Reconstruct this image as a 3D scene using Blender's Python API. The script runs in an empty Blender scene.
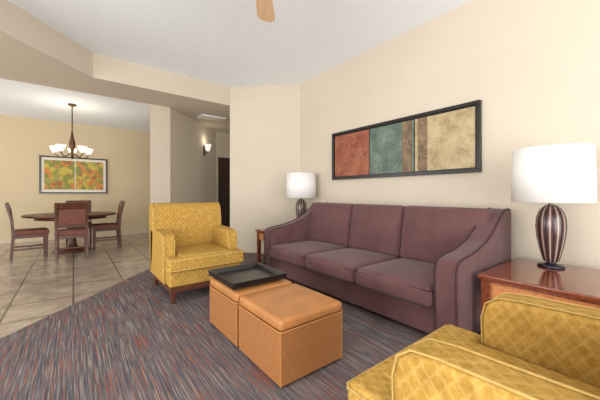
import bpy, bmesh, math
from mathutils import Vector, Matrix
S=bpy.context.scene
def lin(r,g,b):
    f=lambda c:(c/255/12.92) if c/255<=0.04045 else ((c/255+0.055)/1.055)**2.4
    return (f(r),f(g),f(b),1)
# ---------------------------------------------------------------- materials
class NT:
    def __init__(s,name,rough=0.6,metal=0,spec=0.5):
        s.m=bpy.data.materials.new(name); s.m.use_nodes=True
        s.t=s.m.node_tree; s.b=s.t.nodes['Principled BSDF']
        s.b.inputs['Roughness'].default_value=rough
        s.b.inputs['Metallic'].default_value=metal
        s.b.inputs['Specular IOR Level'].default_value=spec
    def n(s,typ,**kw):
        nd=s.t.nodes.new(typ)
        for k,v in kw.items(): setattr(nd,k,v)
        return nd
    def l(s,a,b): s.t.links.new(a,b)
    def put(s,inp,v):
        if isinstance(v,(int,float)): inp.default_value=v
        elif isinstance(v,(tuple,list)): inp.default_value=v
        else: s.l(v,inp)
    def math(s,op,a,b=0,c=0):
        nd=s.n('ShaderNodeMath',operation=op)
        s.put(nd.inputs[0],a); s.put(nd.inputs[1],b); s.put(nd.inputs[2],c)
        return nd.outputs[0]
    def mix(s,f,a,b,blend='MIX'):
        nd=s.n('ShaderNodeMix',data_type='RGBA',blend_type=blend)
        s.put(nd.inputs[0],f); s.put(nd.inputs[6],a); s.put(nd.inputs[7],b)
        return nd.outputs[2]
    def obj(s,scale=(1,1,1),rot=(0,0,0)):
        tc=s.n('ShaderNodeTexCoord'); mp=s.n('ShaderNodeMapping')
        mp.inputs['Scale'].default_value=scale; mp.inputs['Rotation'].default_value=rot
        s.l(tc.outputs['Object'],mp.inputs[0]); return mp.outputs[0]
    def noise(s,vec,scale=5,detail=3,rough=.5,dist=0):
        nd=s.n('ShaderNodeTexNoise'); s.l(vec,nd.inputs['Vector'])
        nd.inputs['Scale'].default_value=scale; nd.inputs['Detail'].default_value=detail
        nd.inputs['Roughness'].default_value=rough; nd.inputs['Distortion'].default_value=dist
        return nd.outputs['Fac']
    def ramp(s,f,stops,interp='LINEAR'):
        nd=s.n('ShaderNodeValToRGB'); s.l(f,nd.inputs[0]); cr=nd.color_ramp; cr.interpolation=interp
        while len(cr.elements)<len(stops): cr.elements.new(0.5)
        for e,(p,c) in zip(cr.elements,stops): e.position=p; e.color=c
        return nd.outputs[0]
    def bump(s,h,strength=.2,dist=.01):
        nd=s.n('ShaderNodeBump'); nd.inputs['Strength'].default_value=strength; nd.inputs['Distance'].default_value=dist
        s.l(h,nd.inputs['Height']); s.l(nd.outputs[0],s.b.inputs['Normal'])
    def col(s,c): s.put(s.b.inputs['Base Color'],c); return s
def plain(name,c,rough=.6,metal=0,var=.06,scale=8,bump=0,bscale=200,emis=0,spec=.5):
    n=NT(name,rough,metal,spec); v=n.obj()
    f=n.noise(v,scale,3)
    c2=tuple(x*(1-var*3) for x in c[:3])+(1,); c3=tuple(min(1,x*(1+var*2)) for x in c[:3])+(1,)
    n.col(n.ramp(f,[(.3,c2),(.7,c3)]))
    if bump: n.bump(n.noise(v,bscale,2),bump,.004)
    if emis:
        n.b.inputs['Emission Color'].default_value=c; n.b.inputs['Emission Strength'].default_value=emis
    return n.m
M={}
M['wall']=plain('wall_paint_beige',lin(203,192,174),.85,var=.01,scale=1.2,bump=.35,bscale=60,spec=.2)
M['wall_d']=plain('wall_paint_tan',lin(204,187,156),.85,var=.01,scale=1.2,bump=.2,bscale=90,spec=.2)
M['ceil']=plain('ceiling_white',lin(244,249,254),.9,var=.005,bump=.15,bscale=120,spec=.2)
M['base']=plain('trim_cream',lin(205,190,165),.5,var=.01)
M['black']=plain('black_lacquer',lin(28,25,24),.3,var=.05)
M['bronze']=plain('bronze',lin(92,66,48),.35,.8)
M['silver']=plain('brushed_silver',lin(170,168,165),.3,.9)
M['foot']=plain('lamp_foot_dark_metal',lin(60,62,74),.25,.8)
M['shade']=plain('lamp_shade_linen',lin(236,234,230),.9,var=.005,bump=.1,bscale=300)
M['glass']=plain('frosted_glass_lit',lin(255,248,236),.4,var=.005,emis=.6)
M['redup']=plain('dining_upholstery',lin(118,72,60),.8,var=.08,scale=30)
M['mat']=plain('picture_mat',lin(225,220,205),.7,var=.01)
def wood(name,a,b,rough=.3,sc=(2,18,18),coat=0):
    n=NT(name,rough); v=n.obj(sc); f=n.noise(v,2.2,6,.6)
    n.col(n.ramp(f,[(.3,a),(.7,b)])); n.b.inputs['Coat Weight'].default_value=coat
    return n.m
M['cherry']=wood('cherry_wood',lin(96,44,26),lin(140,72,42),.15,coat=.5)
M['cherry_l']=wood('cherry_wood_light',lin(184,112,60),lin(212,146,90),.35)
M['walnut']=wood('walnut_wood',lin(70,38,26),lin(104,60,42),.35,(8,8,2))
M['door']=wood('door_wood_dark',lin(46,32,26),lin(66,46,36),.4,(8,8,1))
M['fan']=wood('fan_blade_wood',lin(218,176,132),lin(236,200,158),.4)
# carpet
n=NT('carpet_streaked',.95,spec=.1)
def shifted(v,l):
    mp=n.n('ShaderNodeMapping'); mp.inputs['Location'].default_value=l; n.l(v,mp.inputs[0]); return mp.outputs[0]
v1=n.obj((120,2.6,1)); v2=n.obj((90,2.2,1)); v3=n.obj((85,2.2,1)); v4=n.obj((105,2.6,1))
f1=n.noise(v1,1,3,.7); f2=n.noise(shifted(v2,(13,7,3)),1,2); f3=n.noise(shifted(v3,(31,17,9)),1,2); f4=n.noise(shifted(v4,(3,5,9)),1,2)
c=n.ramp(f1,[(.28,lin(58,54,58)),(.5,lin(102,96,98)),(.72,lin(154,146,144))])
c=n.mix(n.ramp(f3,[(.55,(0,0,0,1)),(.63,(.6,.6,.6,1))]),c,lin(70,77,96))
c=n.mix(n.ramp(f4,[(.60,(0,0,0,1)),(.66,(.6,.6,.6,1))]),c,lin(170,154,134))
c=n.mix(n.ramp(f2,[(.55,(0,0,0,1)),(.63,(.7,.7,.7,1))]),c,lin(142,84,66))
n.col(c); n.bump(f1,.5,.008); M['carpet']=n.m
# tile
n=NT('floor_tile_travertine',.2); v=n.obj((1,1,1))
br=n.n('ShaderNodeTexBrick'); br.offset=0; br.squash=1
n.l(v,br.inputs['Vector']); br.inputs['Scale'].default_value=1
br.inputs['Brick Width'].default_value=.52; br.inputs['Row Height'].default_value=.52; br.inputs['Mortar Size'].default_value=.009
br.inputs['Color1'].default_value=lin(172,158,142); br.inputs['Color2'].default_value=lin(148,134,119); br.inputs['Mortar'].default_value=lin(110,98,86)
f=n.noise(v,3.5,7,.72)
tcol=n.mix(.6,br.outputs['Color'],n.ramp(f,[(.3,lin(112,99,86)),(.5,lin(158,144,129)),(.7,lin(194,183,168))]))
n.col(n.mix(br.outputs['Fac'],tcol,lin(100,89,78)))
n.put(n.b.inputs['Roughness'],n.math('MULTIPLY_ADD',f,.25,.08))
n.bump(br.outputs['Fac'],-.3,.003); M['tile']=n.m
# fabrics
n=NT('sofa_fabric_plum',.9,spec=.15); v=n.obj(); f=n.noise(v,260,2); g=n.noise(v,5,3)
n.col(n.mix(.5,n.ramp(f,[(.3,lin(72,46,47)),(.7,lin(126,91,90))]),n.ramp(g,[(.3,lin(80,53,54)),(.7,lin(103,72,72))])))
n.b.inputs['Sheen Weight'].default_value=.15; n.b.inputs['Sheen Roughness'].default_value=.5
n.bump(f,.3,.003); M['sofa']=n.m
M['sofa_pipe']=plain('sofa_piping_plum',lin(56,34,35),.8)
def boxuv(n):
    tc=n.n('ShaderNodeTexCoord'); sn=n.n('ShaderNodeSeparateXYZ'); n.l(tc.outputs['Normal'],sn.inputs[0])
    so=n.n('ShaderNodeSeparateXYZ'); n.l(tc.outputs['Object'],so.inputs[0])
    gx=n.math('GREATER_THAN',n.math('ABSOLUTE',sn.outputs[0]),.62); gz=n.math('GREATER_THAN',n.math('ABSOLUTE',sn.outputs[2]),.62)
    u=n.math('ADD',n.math('MULTIPLY',so.outputs[0],n.math('SUBTRACT',1,gx)),n.math('MULTIPLY',so.outputs[1],gx))
    v=n.math('ADD',n.math('MULTIPLY',so.outputs[2],n.math('SUBTRACT',1,gz)),n.math('MULTIPLY',so.outputs[1],gz))
    return u,v,tc
n=NT('armchair_fabric_gold',.8,spec=.2); u,v,tc=boxuv(n)
k=2*math.pi/.046
cu=n.math('COSINE',n.math('MULTIPLY',u,k)); cv=n.math('COSINE',n.math('MULTIPLY',v,k*.75))
s_=n.math('ADD',cu,cv)
line=n.ramp(n.math('ABSOLUTE',s_),[(.1,(1,1,1,1)),(.6,(0,0,0,1))])
dot=n.ramp(n.math('ABSOLUTE',s_),[(.75,(0,0,0,1)),(.95,(1,1,1,1))])
big=n.noise(tc.outputs['Object'],26,5,.75); fine=n.noise(tc.outputs['Object'],240,2)
basec=n.ramp(big,[(.3,lin(152,114,44)),(.7,lin(198,158,78))])
basec=n.mix(n.math('MULTIPLY',line,.18),basec,lin(216,190,126))
basec=n.mix(n.math('MULTIPLY',dot,.13),basec,lin(142,104,42))
n.col(basec); n.bump(fine,.25,.002); M['gold']=n.m
M['gold_p']=plain('armchair_fabric_gold_plain',lin(188,154,84),.8,var=.05,scale=40,bump=.2)
n=NT('ottoman_weave_leather',.5); u,v,tc=boxuv(n); k=2*math.pi/.020
su=n.math('SINE',n.math('MULTIPLY',u,k)); sv=n.math('SINE',n.math('MULTIPLY',v,k))
w=n.math('MULTIPLY',su,sv)
wn=n.math('MULTIPLY_ADD',n.noise(tc.outputs['Object'],60,3),.5,n.math('MULTIPLY_ADD',w,.35,.25))
n.col(n.ramp(wn,[(.2,lin(122,72,36)),(.8,lin(186,128,72))]))
n.bump(w,.5,.003); M['weave']=n.m
M['leather']=plain('ottoman_leather_tan',lin(180,122,68),.4,var=.06,scale=6,bump=.12)
# lamp body stripes
n=NT('lamp_body_striped_wood',.22); tc=n.n('ShaderNodeTexCoord'); so_=n.n('ShaderNodeSeparateXYZ'); n.l(tc.outputs['Object'],so_.inputs[0])
a=n.math('ARCTAN2',so_.outputs[1],so_.outputs[0]); st=n.math('MULTIPLY_ADD',n.math('SINE',n.math('MULTIPLY',a,12)),.5,.5)
n.col(n.ramp(st,[(.0,lin(40,28,30)),(.5,lin(82,54,50)),(.88,lin(96,66,60)),(.95,lin(160,145,136))])); M['lampbody']=n.m
# art
def art(name,cols,sc,seed,motif=None):
    n=NT(name,.5); v=n.obj((1,1,1)); mp=n.n('ShaderNodeMapping'); mp.inputs['Location'].default_value=(seed,seed*2,seed*3); n.l(v,mp.inputs[0])
    f=n.noise(mp.outputs[0],sc,8,.7); st=[(.3+.4*i/(len(cols)-1),c) for i,c in enumerate(cols)]
    c=n.ramp(f,st); g=n.noise(mp.outputs[0],sc*5,5,.7)
    c=n.mix(n.math('MULTIPLY',g,.3),c,cols[0])
    if motif:
        h=n.noise(mp.outputs[0],3.5,1,.4,2.0)
        l1=n.ramp(n.math('ABSOLUTE',n.math('SINE',n.math('MULTIPLY',h,60))),[(.0,(.7,.7,.7,1)),(.4,(0,0,0,1))])
        msk=n.ramp(n.noise(mp.outputs[0],4,2),[(.42,(0,0,0,1)),(.5,(1,1,1,1))])
        c=n.mix(n.math('MULTIPLY',l1,msk),c,motif)
    n.col(c); return n.m
M['art1']=art('art_panel_rust',[lin(96,50,38),lin(144,74,52),lin(170,102,72)],6,1,lin(206,160,104))
M['art2']=art('art_panel_teal',[lin(62,76,68),lin(92,112,100),lin(132,142,126)],6,5,lin(52,60,52))
M['art3']=art('art_panel_sand',[lin(132,110,76),lin(182,164,124),lin(200,186,150)],6,9,lin(130,100,62))
M['art4']=art('art_panel_umber',[lin(70,54,42),lin(116,92,68),lin(150,126,96)],7,12,lin(186,160,116))
n=NT('dining_print_leaves',.5); v=n.obj(); vo=n.n('ShaderNodeTexVoronoi'); n.l(v,vo.inputs['Vector']); vo.inputs['Scale'].default_value=11
sr=n.n('ShaderNodeSeparateColor'); n.l(vo.outputs['Color'],sr.inputs[0])
n.col(n.mix(n.math('MULTIPLY',n.noise(v,14,5),.6),n.ramp(sr.outputs[0],[(0,lin(110,126,44)),(.3,lin(200,176,60)),(.55,lin(206,120,44)),(.78,lin(150,150,60)),(.9,lin(160,60,30))],'CONSTANT'),lin(150,130,50)))
M['leaf']=n.m
# ---------------------------------------------------------------- geometry
def link(ob,parent=None):
    S.collection.objects.link(ob)
    if parent: ob.parent=parent
    return ob
def empty(name,loc=(0,0,0),rz=0):
    e=bpy.data.objects.new(name,None); e.empty_display_size=.1; e.location=loc; e.rotation_euler=(0,0,rz); return link(e)
def mkobj(name,bm,mat,parent=None,smooth=True,loc=None):
    me=bpy.data.meshes.new(name); bmesh.ops.recalc_face_normals(bm,faces=bm.faces[:]); bm.to_mesh(me); bm.free()
    if mat: me.materials.append(mat)
    if smooth:
        for p in me.polygons: p.use_smooth=True
    ob=bpy.data.objects.new(name,me); link(ob,parent)
    if loc: ob.location=loc
    return ob
def bevel(ob,w,seg=3):
    m=ob.modifiers.new('bevel','BEVEL'); m.width=w; m.segments=seg; m.limit_method='ANGLE'; m.angle_limit=math.radians(35)
    m.harden_normals=True
    return ob
def prism(name,pts,axis,a0,a1,mat,bw=0,parent=None,seg=3):
    bm=bmesh.new()
    def P(p,a):
        return {'x':(a,p[0],p[1]),'y':(p[0],a,p[1]),'z':(p[0],p[1],a)}[axis]
    A=[bm.verts.new(P(p,a0)) for p in pts]; B=[bm.verts.new(P(p,a1)) for p in pts]
    bm.faces.new(A); bm.faces.new(B[::-1])
    for i in range(len(pts)):
        j=(i+1)%len(pts); bm.faces.new((A[i],B[i],B[j],A[j]))
    ob=mkobj(name,bm,mat,parent,smooth=bw>0)
    if bw: bevel(ob,bw,seg)
    return ob
def box(name,x0,x1,y0,y1,z0,z1,mat,bw=0,parent=None,seg=3):
    return prism(name,[(x0,y0),(x1,y0),(x1,y1),(x0,y1)],'z',z0,z1,mat,bw,parent,seg)
def cushion(name,x0,x1,y0,y1,z0,z1,r,mat,parent=None,bulge=(0,0,0),tilt=0,rotx=None):
    h=Vector(((x1-x0)/2,(y1-y0)/2,(z1-z0)/2)); c=Vector(((x0+x1)/2,(y0+y1)/2,(z0+z1)/2))
    def params(hh):
        e=r/hh; inner=1-e; L=[-1+e*i/5 for i in range(5)]; L+=[-inner+2*inner*i/10 for i in range(11)]; L+=[inner+e*(i+1)/5 for i in range(5)]
        return L
    Pm=[params(h[i]) for i in range(3)]; bm=bmesh.new()
    for ax in range(3):
        o=[i for i in range(3) if i!=ax]
        for sg in (-1,1):
            g=[]
            for a in Pm[o[0]]:
                row=[]
                for b in Pm[o[1]]:
                    p=[0,0,0]; p[ax]=sg; p[o[0]]=a; p[o[1]]=b
                    q=Vector([p[i]*h[i] for i in range(3)])
                    inn=Vector([max(-(h[i]-r),min(h[i]-r,q[i])) for i in range(3)])
                    d=q-inn
                    if d.length>1e-9: q=inn+d.normalized()*r
                    for i in range(3):
                        if bulge[i]:
                            j,k=[w for w in range(3) if w!=i]
                            f=(1-abs(p[j])**2.5)*(1-abs(p[k])**2.5)
                            q[i]+=bulge[i]*f*(q[i]/h[i])
                    row.append(bm.verts.new(q))
                g.append(row)
            for i in range(len(g)-1):
                for j in range(len(g[0])-1):
                    bm.faces.new((g[i][j],g[i+1][j],g[i+1][j+1],g[i][j+1]))
    bmesh.ops.remove_doubles(bm,verts=bm.verts[:],dist=1e-5)
    ob=mkobj(name,bm,mat,parent,True,c); ob.rotation_euler=(tilt,0,0)
    return ob
def tube(name,pts,r,mat,parent=None,cyclic=False,loc=None,rot=None,poly=True):
    cu=bpy.data.curves.new(name,'CURVE'); cu.dimensions='3D'; cu.bevel_depth=r; cu.bevel_resolution=3
    if poly:
        sp=cu.splines.new('POLY'); sp.points.add(len(pts)-1)
        for q,p in zip(sp.points,pts): q.co=(*p,1)
    else:
        sp=cu.splines.new('NURBS'); sp.points.add(len(pts)-1); sp.order_u=3; sp.use_endpoint_u=True
        for q,p in zip(sp.points,pts): q.co=(*p,1)
    sp.use_cyclic_u=cyclic; cu.use_fill_caps=True; cu.materials.append(mat)
    ob=bpy.data.objects.new(name,cu); link(ob,parent)
    if loc: ob.location=loc
    if rot: ob.rotation_euler=rot
    return ob
def rrect(hx,hy,r,z,n=6):
    P=[]
    for cx,cy,a0 in((hx-r,hy-r,0),(-hx+r,hy-r,90),(-hx+r,-hy+r,180),(hx-r,-hy+r,270)):
        for i in range(n+1):
            a=math.radians(a0+90*i/n); P.append((cx+r*math.cos(a),cy+r*math.sin(a),z))
    return P
def lathe(name,prof,mat,parent=None,loc=(0,0,0),n=40,close=False):
    bm=bmesh.new(); R=[]
    for r,z in prof:
        R.append([bm.verts.new((max(r,1e-4)*math.cos(2*math.pi*i/n),max(r,1e-4)*math.sin(2*math.pi*i/n),z)) for i in range(n)])
    for a,b in zip(R,R[1:]):
        for i in range(n):
            j=(i+1)%n; bm.faces.new((a[i],a[j],b[j],b[i]))
    ob=mkobj(name,bm,mat,parent,True,loc)
    return ob
def leg(name,x,y,z0,z1,w0,w1,mat,parent,dx=0,dy=0):
    bm=bmesh.new(); A=[];B=[]
    for sx,sy in((-1,-1),(1,-1),(1,1),(-1,1)):
        A.append(bm.verts.new((x+dx+sx*w0,y+dy+sy*w0,z0))); B.append(bm.verts.new((x+sx*w1,y+sy*w1,z1)))
    bm.faces.new(A);bm.faces.new(B)
    for i in range(4):
        j=(i+1)%4; bm.faces.new((A[i],A[j],B[j],B[i]))
    ob=mkobj(name,bm,mat,parent,True); bevel(ob,.004,2); return ob
# ---------------------------------------------------------------- room
XW=3.4; ZC=3.25; ZS=2.885; ZD=2.985; YD=9.55; XL=-4.6; YB=-2.4
T=.12
box('floor',XL-T,5.0,YB-T,YD+T,-.1,0,M['tile'])
cx=[(-.454,3.25),(.89,4.88)]
d=(cx[1][0]-cx[0][0],cx[1][1]-cx[0][1]); kL=(XL-cx[0][0])/d[0]; yl=cx[0][1]+d[1]*kL
carp=[(XL,YB),(XW,YB),(XW,4.35),(2.42,5.33),(1.25,5.317),(XL,yl)]
if yl<YB:
    kk=(YB-cx[0][1])/d[1]; carp=[(cx[0][0]+d[0]*kk,YB),(XW,YB),(XW,4.35),(2.42,5.33),(1.26,5.33)]
prism('carpet',carp,'z',0.0,.012,M['carpet'])
box('wall_right',XW,XW+T,YB-T,4.35,0,ZC+.1,M['wall'])
prism('wall_corner',[(XW,4.35),(2.42,5.33),(4.5,7.41),(4.6,7.3),(2.62,5.33),(XW+T,4.43),(XW+T,4.35)],'z',0,ZC+.1,M['wall'])
prism('ceiling',[(XW+T,YB-T),(XW+T,4.45),(2.42,5.40),(.23,5.40),(XL-T,.0),(XL-T,YB-T)],'z',ZC,ZC+.1,M['ceil'])
prism('ceiling_soffit',[(XL-T,-.1),(.23,5.30),(2.42,5.33),(4.6,7.5),(4.6,7.78),(3.12,7.78),(1.53,6.19),(1.166,6.19),(XL-T,6.19)],'z',ZS,ZC+.12,M['wall'])
prism('ceiling_dining',[(XL-T,6.19),(1.2,6.19),(2.9,7.9),(5,7.9),(5,YD+T),(XL-T,YD+T)],'z',ZD,ZD+.1,M['ceil'])
prism('wall_divider',[(1.166,6.19),(1.53,6.19),(3.12,7.78),(5,7.78),(5,7.92),(2.9,7.92)],'z',0,ZD,M['wall'])
box('wall_dining',XL-T,5,YD,YD+T,0,ZD+.1,M['wall_d'])
box('wall_dining_end',5.0,5.1,7.8,YD,0,ZD,M['wall_d'])
def wall_open(name,axis,c,a0,a1,ops,z1,mat):
    e=empty(name)
    def bb(nm,p,q,z0,zz):
        if axis=='x': box(nm,c-T,c,p,q,z0,zz,mat,parent=e)
        else: box(nm,p,q,c-T,c,z0,zz,mat,parent=e)
    cur=a0
    for i,(p,q,z0,zt) in enumerate(ops):
        bb('pier_%d'%i,cur,p,0,z1)
        if z0>0: bb('sill_%d'%i,p,q,0,z0)
        bb('head_%d'%i,p,q,zt,z1); cur=q
    bb('pier_end',cur,a1,0,z1)
wall_open('wall_left','x',XL,YB,YD,[(-1.6,3.4,.1,2.6),(5.2,9.0,.5,2.5)],ZC,M['wall'])
wall_open('wall_back','y',YB,XL,XW,[(-3.8,2.8,.1,2.7)],ZC,M['wall'])
def window(name,axis,c,p,q,z0,z1,n):
    e=empty(name)
    def bb(nm,a,b,u,v):
        if axis=='x': box(nm,c-.09,c-.03,a,b,u,v,M['base'],parent=e)
        else: box(nm,a,b,c-.09,c-.03,u,v,M['base'],parent=e)
    bb('sill',p,q,z0,z0+.05); bb('head',p,q,z1-.05,z1)
    for i in range(n+1):
        s=p+(q-p-.05)*i/n; bb('mullion_%d'%i,s,s+.05,z0+.05,z1-.05)
window('window_1','x',XL,-1.6,3.4,.1,2.6,4); window('window_2','x',XL,5.2,9.0,.5,2.5,3); window('window_3','y',YB,-3.8,2.8,.1,2.7,4)
bh=.1
box('baseboard_right',XW-.015,XW,YB,4.34,.012,bh,M['base'])
box('baseboard_dining',XL,5,YD-.015,YD,0,bh,M['base'])
def strip(name,p,q,off,mat):
    p=Vector(p);q=Vector(q);dd=(q-p).normalized();nn=Vector((-dd.y,dd.x))*off
    prism(name,[tuple(p),tuple(q),tuple(q+nn),tuple(p+nn)],'z',.012,bh,mat)
strip('baseboard_corner',(XW,4.35),(2.42,5.33),.015,M['base'])
strip('baseboard_divider',(1.53,6.19),(3.12,7.78),-.015,M['base'])
strip('baseboard_pillar',(1.166,6.19),(1.53,6.19),-.015,M['base'])
# door
e=empty('door_1')
box('door_leaf',3.27,4.08,7.755,7.775,.01,2.08,M['door'],parent=e)
box('jamb_left',3.18,3.27,7.74,7.78,0,2.17,M['door'],parent=e)
box('jamb_right',4.08,4.17,7.74,7.78,0,2.17,M['door'],parent=e)
box('jamb_head',3.27,4.08,7.74,7.78,2.08,2.17,M['door'],parent=e)
for i,(z0,z1) in enumerate([(.2,.95),(1.1,1.95)]):
    box('panel_%d'%i,3.38,3.97,7.745,7.757,z0,z1,M['door'],.008,parent=e)
e=empty('air_vent')
box('vent_frame',2.2,2.75,6.25,6.6,ZS-.02,ZS,M['ceil'],.005,parent=e)
for i in range(5):
    box('louver_%d'%i,2.24,2.71,6.28+i*.06,6.31+i*.06,ZS-.032,ZS-.02,M['base'],parent=e)
# ---------------------------------------------------------------- sofa
L=2.63; D=1.13
so=empty('sofa',(2.12,3.55,.012),-math.pi/2)
aw=.18
box('base',aw-.02,L-aw+.02,.05,D-.05,.05,.27,M['sofa'],.02,so)
prof=[(0.02,.05),(0.0,.56),(.015,.615),(.06,.65),(.14,.665),(.35,.69),(.55,.745),(.72,.83),(.86,.93),(.96,.985),(1.06,1.0),(D,.98),(D,.05)]
for i,x in enumerate((0,L-aw)):
    prism('arm_%d'%i,prof,'x',x,x+aw,M['sofa'],.03,so,4)
    for s in (.012,aw-.012):
        tube('arm_piping_%d_%d'%(i,int(s*100)),[(x+s,p[0]-(.0 if p[0]>.02 else .002),p[1]+.002) for p in prof[:-1]],.006,M['sofa_pipe'],so)
cw=(L-2*aw)/3
for i in range(3):
    x0=aw+cw*i
    cushion('seat_cushion_%d'%i,x0+.004,x0+cw-.004,-.03,.78,.268,.435,.05,M['sofa'],so,bulge=(0,.02,.035))
    tube('seat_piping_%d'%i,rrect(cw/2-.008,.40,.04,0),.006,M['sofa_pipe'],so,True,loc=(x0+cw/2,.375,.408))
    tube('seat_piping_low_%d'%i,rrect(cw/2-.008,.40,.04,0),.006,M['sofa_pipe'],so,True,loc=(x0+cw/2,.375,.288))
    xa=x0-(.10 if i==0 else -.002); xb=x0+cw+(.10 if i==2 else -.002)
    cushion('back_cushion_%d'%i,xa,xb,.74,1.0,.40,1.0,.055,M['sofa'],so,bulge=(0,.05,0),tilt=-.16)
box('back_frame',.1,L-.1,.92,D-.01,.05,.975,M['sofa'],.05,so)
for i,(x,y) in enumerate(((.08,.08),(L-.08,.08),(.08,D-.08),(L-.08,D-.08))):
    leg('foot_%d'%i,x,y,0,.06,.025,.03,M['walnut'],so)
# ---------------------------------------------------------------- armchairs
def armchair(name,loc,rz,W):
    e=empty(name,loc,rz)
    box('base',.03,W-.03,.05,.84,.17,.34,M['gold'],.02,e)
    box('wood_rail',.03,W-.03,.04,.86,.12,.17,M['walnut'],.006,e)
    T_=[(.01,.0),(W-.01,.0),(W-.01,.18),(W-.135,.18),(W-.135,.76),(.135,.76),(.135,.18),(.01,.18)]
    prism('seat_cushion',T_,'z',.33,.475,M['gold'],.035,e,5)
    cushion('seat_crown',.14,W-.14,.05,.70,.40,.487,.03,M['gold'],e,bulge=(0,0,.012))
    for zz in (.35,.455):
        tube('seat_piping_%d'%int(zz*100),[(x,y,zz) for x,y in [(.012,.18),(.012,.02),(.03,.002),(W-.03,.002),(W-.012,.02),(W-.012,.18)]],.006,M['gold_p'],e)
    pr=[(.21,.17),(.20,.59),(.215,.655),(.26,.69),(.34,.70),(.70,.712),(.86,.73),(.86,.17)]
    for i,x in enumerate((0,W-.13)):
        prism('arm_%d'%i,pr,'x',x,x+.13,M['gold'],.03,e,4)
        for s in(.012,.118):
            tube('arm_piping_%d_%d'%(i,int(s*100)),[(x+s,p[0],p[1]) for p in pr[:-1]],.004,M['gold_p'],e)
    bp=[(.74,.34),(.70,.60),(.70,.8),(.735,.96),(.78,1.01),(.84,1.025),(.90,1.01),(.94,.96),(.94,.80),(.88,.17),(.80,.17)]
    prism('back',bp,'x',0.0,W,M['gold'],.03,e,4)
    for s in (.012,W-.012):
        tube('back_piping_%d'%int(s*100),[(s,p[0],p[1]) for p in bp[:-1]],.005,M['gold_p'],e)
    for i,(x,y,dy) in enumerate(((.07,.08,-.0),(W-.07,.08,0),(.07,.82,.03),(W-.07,.82,.03))):
        leg('leg_%d'%i,x,y,0,.13,.018,.032,M['walnut'],e,dy=dy)
    return e
armchair('armchair',(.745,3.10,.012),0,.86)
armchair('armchair',(1.55,.72,.012),math.pi,.80)
# ---------------------------------------------------------------- ottomans
def ottoman(x0,y0,w=.51,d=.53):
    e=empty('ottoman',(x0,y0,.012))
    box('body',0,w,0,d,.015,.335,M['weave'],.012,e)
    cushion('top_cushion',-.004,w+.004,-.004,d+.004,.335,.405,.025,M['leather'],e,bulge=(0,0,.012))
    for z in (.335,):
        tube('piping',rrect(w/2+.004,d/2+.004,.02,0),.005,M['leather'],e,True,loc=(w/2,d/2,z))
    for i,(a,b) in enumerate(((0.004,.004),(w-.004,.004),(w-.004,d-.004),(.004,d-.004))):
        tube('seam_%d'%i,[(a,b,.02),(a,b,.33)],.005,M['leather'],e)
    for i,(a,b) in enumerate(((.04,.04),(w-.04,.04),(w-.04,d-.04),(.04,d-.04))):
        leg('foot_%d'%i,a,b,0,.016,.02,.02,M['black'],e)
ottoman(.94,1.385); ottoman(.94,1.955)
e=empty('serving_tray',(.94,2.0,.437))
w,d=.46,.48
box('tray_floor',0,w,0,d,0,.012,M['black'],.003,e)
for nm,pr,ax,a0,a1 in (('side_1',[(0,.0),(.014,.0),(.0,.05),(-.014,.05)],'y',-.0,d),('side_2',[(w-.014,0),(w,0),(w+.014,.05),(w,.05)],'y',0,d)):
    prism(nm,pr,ax,a0,a1,M['black'],.003,e)
for nm,pr in (('side_3',[(0,0),(.014,0),(0,.05),(-.014,.05)]),('side_4',[(d-.014,0),(d,0),(d+.014,.05),(d,.05)])):
    prism(nm,pr,'x',-.012,w+.012,M['black'],.003,e)
# ---------------------------------------------------------------- end tables
def endtable(x0,x1,y0,y1,h):
    e=empty('end_table',(x0,y0,.012)); w=x1-x0; d=y1-y0; h-=.012
    box('table_top',0,w,0,d,h-.035,h,M['cherry'],.01,e)
    box('top_molding',.015,w-.015,.015,d-.015,h-.05,h-.035,M['cherry'],.005,e)
    box('apron',.035,w-.035,.035,d-.035,h-.17,h-.05,M['cherry_l'],.004,e)
    box('drawer_front',.022,.036,.09,d-.09,h-.155,h-.065,M['cherry_l'],.004,e)
    lathe('drawer_knob',[(0,-.012),(.012,-.012),(.014,0),(.008,.012),(0,.014)],M['bronze'],e,(.012,d/2,h-.11),16)
    for i,(x,y) in enumerate(((.045,.045),(w-.045,.045),(.045,d-.045),(w-.045,d-.045))):
        leg('leg_%d'%i,x,y,0,h-.05,.02,.03,M['cherry'],e)
    box('lower_shelf',.05,w-.05,.05,d-.05,.14,.16,M['cherry'],.004,e)
endtable(2.32,3.2,.12,.87,.57)
endtable(2.36,3.26,3.66,4.22,.57)
def tablelamp(x,y,z):
    e=empty('table_lamp',(x,y,z))
    lathe('lamp_foot',[(0,0),(.085,0),(.088,.012),(.07,.022),(.03,.03),(.03,.04)],M['foot'],e)
    lathe('lamp_body',[(0.03,.035),(.05,.05),(.062,.09),(.078,.16),(.092,.24),(.098,.32),(.094,.39),(.08,.44),(.06,.47),(.035,.49),(.02,.497),(0,.498)],M['lampbody'],e)
    lathe('lamp_neck',[(.018,.49),(.018,.53),(.028,.535),(.028,.57),(0,.572)],M['silver'],e,n=20)
    lathe('lamp_shade',[(.256,.515),(.260,.515),(.249,.94),(.245,.94),(.256,.515)],M['shade'],e,n=56)
    tube('harp',[(.0,0.03,.55),(0,.08,.62),(0,.08,.84),(0,0,.93),(0,-.08,.84),(0,-.08,.62),(0,-.03,.55)],.003,M['silver'],e,poly=False)
    for i in range(3):
        a=i*2*math.pi/3; tube('spider_%d'%i,[(0,0,.92),(.246*math.cos(a),.246*math.sin(a),.93)],.003,M['silver'],e)
    lathe('finial',[(0,.915),(.01,.92),(.012,.935),(.006,.945),(0,.95)],M['silver'],e,n=16)
tablelamp(3.0,.59,.57)
tablelamp(3.12,3.96,.57)
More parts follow.
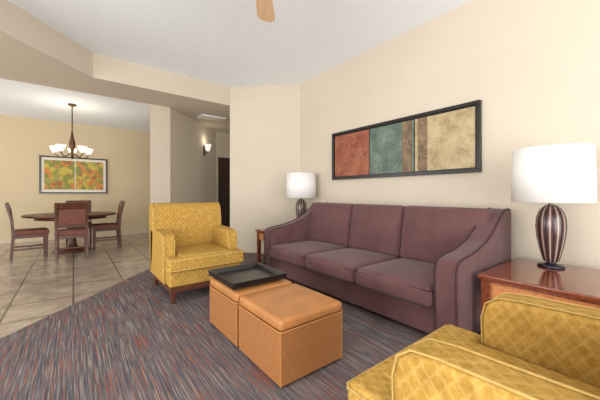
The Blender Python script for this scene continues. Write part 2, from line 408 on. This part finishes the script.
# ---------------------------------------------------------------- sofa art
e=empty('framed_artwork')
y0,y1,z0,z1=1.23,3.44,1.38,2.14; X=XW; fw=.04
box('frame_back',X-.02,X-.002,y0+.01,y1-.01,z0+.01,z1-.01,M['black'],parent=e)
box('frame_bottom',X-.05,X-.002,y0,y1,z0,z0+fw,M['black'],.004,e)
box('frame_top',X-.05,X-.002,y0,y1,z1-fw,z1,M['black'],.004,e)
box('frame_near',X-.05,X-.002,y0,y0+fw,z0+fw,z1-fw,M['black'],.004,e)
box('frame_far',X-.05,X-.002,y1-fw,y1,z0+fw,z1-fw,M['black'],.004,e)
iw=(y1-y0-2*fw-.06)/3
g=z0+fw+.015; t=z1-fw-.015
for i,m in enumerate(('art3','art2','art1')):
    a=y0+fw+.015+i*(iw+.015)
    box('art_panel_%d'%i,X-.03,X-.018,a,a+iw,g,t,M[m],parent=e)
    if i==0: box('art_inset_%d'%i,X-.034,X-.03,a+iw-.16,a+iw-.04,g,t,M['art4'],parent=e)
    if i==1: box('art_inset_%d'%i,X-.034,X-.03,a+.03,a+.16,g,t,M['art4'],parent=e)
e=empty('framed_print')
x0,x1,z0,z1=-.66,.73,1.165,2.10; Y=YD
box('print_back',x0+.01,x1-.01,Y-.02,Y-.002,z0+.01,z1-.01,M['mat'],parent=e)
fw=.035
box('frame_b',x0,x1,Y-.04,Y-.002,z0,z0+fw,M['black'],parent=e); box('frame_t',x0,x1,Y-.04,Y-.002,z1-fw,z1,M['black'],parent=e)
box('frame_l',x0,x0+fw,Y-.04,Y-.002,z0+fw,z1-fw,M['black'],parent=e); box('frame_r',x1-fw,x1,Y-.04,Y-.002,z0+fw,z1-fw,M['black'],parent=e)
mx=(x0+x1)/2
box('print_panel_1',x0+.09,mx-.012,Y-.028,Y-.02,z0+.1,z1-.1,M['leaf'],parent=e)
box('print_panel_2',mx+.012,x1-.09,Y-.028,Y-.02,z0+.1,z1-.1,M['leaf'],parent=e)
# ---------------------------------------------------------------- dining
e=empty('dining_table',(-.02,7.5,0))
lathe('table_top',[(0,.71),(.73,.71),(.755,.722),(.755,.74),(.74,.75),(0,.75)],M['walnut'],e,n=64)
lathe('apron',[(.56,.65),(.58,.65),(.58,.71),(.56,.71),(.56,.65)],M['walnut'],e,n=48)
lathe('pedestal',[(0.0,.0),(.3,.0),(.3,.03),(.12,.06),(.08,.12),(.06,.3),(.09,.5),(.07,.6),(.2,.66),(.2,.71),(0,.712)],M['walnut'],e)
def dchair(x,y,rz):
    e=empty('dining_chair',(x,y,0),rz)
    cushion('seat',-.24,.24,-.22,.25,.42,.50,.03,M['redup'],e,bulge=(0,0,.012))
    box('seat_rail',-.225,.225,-.21,.235,.37,.425,M['walnut'],.005,e)
    for i,sx in enumerate((-1,1)):
        leg('front_leg_%d'%i,sx*.205,.21,0,.40,.016,.023,M['walnut'],e)
        prism('back_post_%d'%i,[(-.27,0),(-.235,0),(-.20,.42),(-.225,.7),(-.30,.98),(-.33,.98),(-.265,.7),(-.245,.42)],'x',sx*.215-.02,sx*.215+.02,M['walnut'],.004,e)
    prism('top_rail',[(-.275,.88),(-.245,.88),(-.285,1.0),(-.32,1.0)],'x',-.235,.235,M['walnut'],.006,e)
    prism('mid_rail',[(-.25,.56),(-.225,.56),(-.23,.62),(-.255,.62)],'x',-.20,.20,M['walnut'],.004,e)
    prism('back_panel',[(-.25,.62),(-.22,.62),(-.245,.88),(-.278,.88)],'x',-.195,.195,M['redup'],.006,e)
    for i,sx in enumerate((-1,1)):
        box('stretcher_%d'%i,sx*.205-.01,sx*.205+.01,-.22,.2,.16,.19,M['walnut'],parent=e)
    box('stretcher_cross',-.2,.2,-.01,.01,.165,.185,M['walnut'],parent=e)
dchair(-.02,6.70,0.0)
dchair(-.62,7.22,-math.pi/2+.12)
dchair(.56,7.56,math.pi/2)
dchair(.10,8.22,math.pi)
e=empty('chandelier',(-.02,7.55,0))
lathe('canopy',[(0,ZD),(.075,ZD),(.07,ZD-.02),(.02,ZD-.045),(0,ZD-.045)],M['bronze'],e)
tube('rod',[(0,0,ZD-.04),(0,0,2.4)],.011,M['bronze'],e)
lathe('hub',[(0,1.86),(.02,1.88),(.035,1.93),(.02,1.98),(.03,2.05),(.055,2.12),(.05,2.22),(.025,2.32),(.018,2.42),(0,2.43)],M['bronze'],e)
for i in range(5):
    a=i*2*math.pi/5+.3; ca,sa=math.cos(a),math.sin(a)
    tube('arm_%d'%i,[(.02*ca,.02*sa,2.0),(.12*ca,.12*sa,1.90),(.25*ca,.25*sa,1.90),(.29*ca,.29*sa,1.98)],.009,M['bronze'],e,poly=False)
    lathe('glass_shade_%d'%i,[(0,1.985),(.035,1.985),(.06,2.03),(.085,2.11),(.08,2.11),(.055,2.035),(.03,1.995),(0,1.995)],M['glass'],e,(.29*ca,.29*sa,0),24)
sx,sy=1.53+1.07,6.19+1.07
e=empty('wall_sconce',(sx,sy,0),math.radians(-45))
box('backplate',.0,.02,-.05,.05,2.12,2.36,M['bronze'],.006,e)
tube('sconce_arm',[(.02,0,2.2),(.08,0,2.16),(.1,0,2.23)],.01,M['bronze'],e,poly=False)
lathe('sconce_glass',[(0,2.23),(.04,2.23),(.06,2.28),(.085,2.40),(.08,2.40),(.055,2.285),(.0,2.24)],M['glass'],e,(.1,0,0),24)
# ceiling fan
fc=(1.11,1.92); e=empty('ceiling_fan',(fc[0],fc[1],0),math.radians(54.2))
lathe('fan_canopy',[(0,ZC),(.07,ZC),(.065,ZC-.03),(.02,ZC-.06),(0,ZC-.06)],M['bronze'],e)
tube('fan_rod',[(0,0,ZC-.05),(0,0,3.02)],.012,M['bronze'],e)
lathe('fan_motor',[(0,3.04),(.06,3.03),(.12,3.0),(.13,2.94),(.12,2.88),(.07,2.85),(0,2.84)],M['bronze'],e)
for i in range(5):
    a=i*2*math.pi/5
    bl=prism('blade_%d'%i,[(.18,-.05),(.3,-.07),(.66,-.09),(.71,-.08),(.74,-.04),(.74,.04),(.71,.08),(.66,.09),(.3,.07),(.18,.05)],'z',-.004,.004,M['fan'],.002,e)
    bl.location=(0,0,2.90); bl.rotation_euler=(math.radians(10),0,a)
    br_=box('blade_iron_%d'%i,.1,.24,-.02,.02,2.89,2.9,M['bronze'],.002,e); br_.rotation_euler=(0,0,a)
# ---------------------------------------------------------------- light
def area(name,loc,rot,sx,sy,p,col=(1,1,1)):
    l=bpy.data.lights.new(name,'AREA'); l.shape='RECTANGLE'; l.size=sx; l.size_y=sy; l.energy=p; l.color=col
    o=bpy.data.objects.new(name,l); o.location=loc; o.rotation_euler=rot; link(o); return o
area('window_light_back',(-.5,YB-.25,1.3),(math.radians(110),0,0),6.4,2.5,300,(1,.985,.965))
area('window_light_left',(XL-.3,.9,1.4),(math.radians(108),0,math.radians(-90)),4.4,2.2,290,(1,.99,.98))
area('window_light_dining',(XL-.2,7.1,1.5),(math.radians(100),0,math.radians(-90)),3.6,1.9,115,(1,.99,.97))
def pt(name,loc,e_,r=.08,col=(1,.88,.72)):
    l=bpy.data.lights.new(name,'POINT'); l.energy=e_; l.shadow_soft_size=r; l.color=col
    o=bpy.data.objects.new(name,l); o.location=loc; link(o)
pt('chandelier_light',(-.02,7.55,2.3),18,.2)
pt('sconce_light',(sx+.09,sy-.09,2.5),1.5)
W=bpy.data.worlds.new('World'); S.world=W; W.use_nodes=True
W.node_tree.nodes['Background'].inputs[0].default_value=(.95,.97,1,1); W.node_tree.nodes['Background'].inputs[1].default_value=1.3
# ---------------------------------------------------------------- camera
c=bpy.data.cameras.new('camera'); co=bpy.data.objects.new('camera',c); link(co)
co.location=(0,0,1.15); co.rotation_euler=(math.radians(90),0,math.radians(-38)); c.sensor_width=36; c.lens=17.4; c.shift_y=-.01; c.clip_start=.02
S.camera=co
S.view_settings.view_transform='Standard'; S.view_settings.look='None'
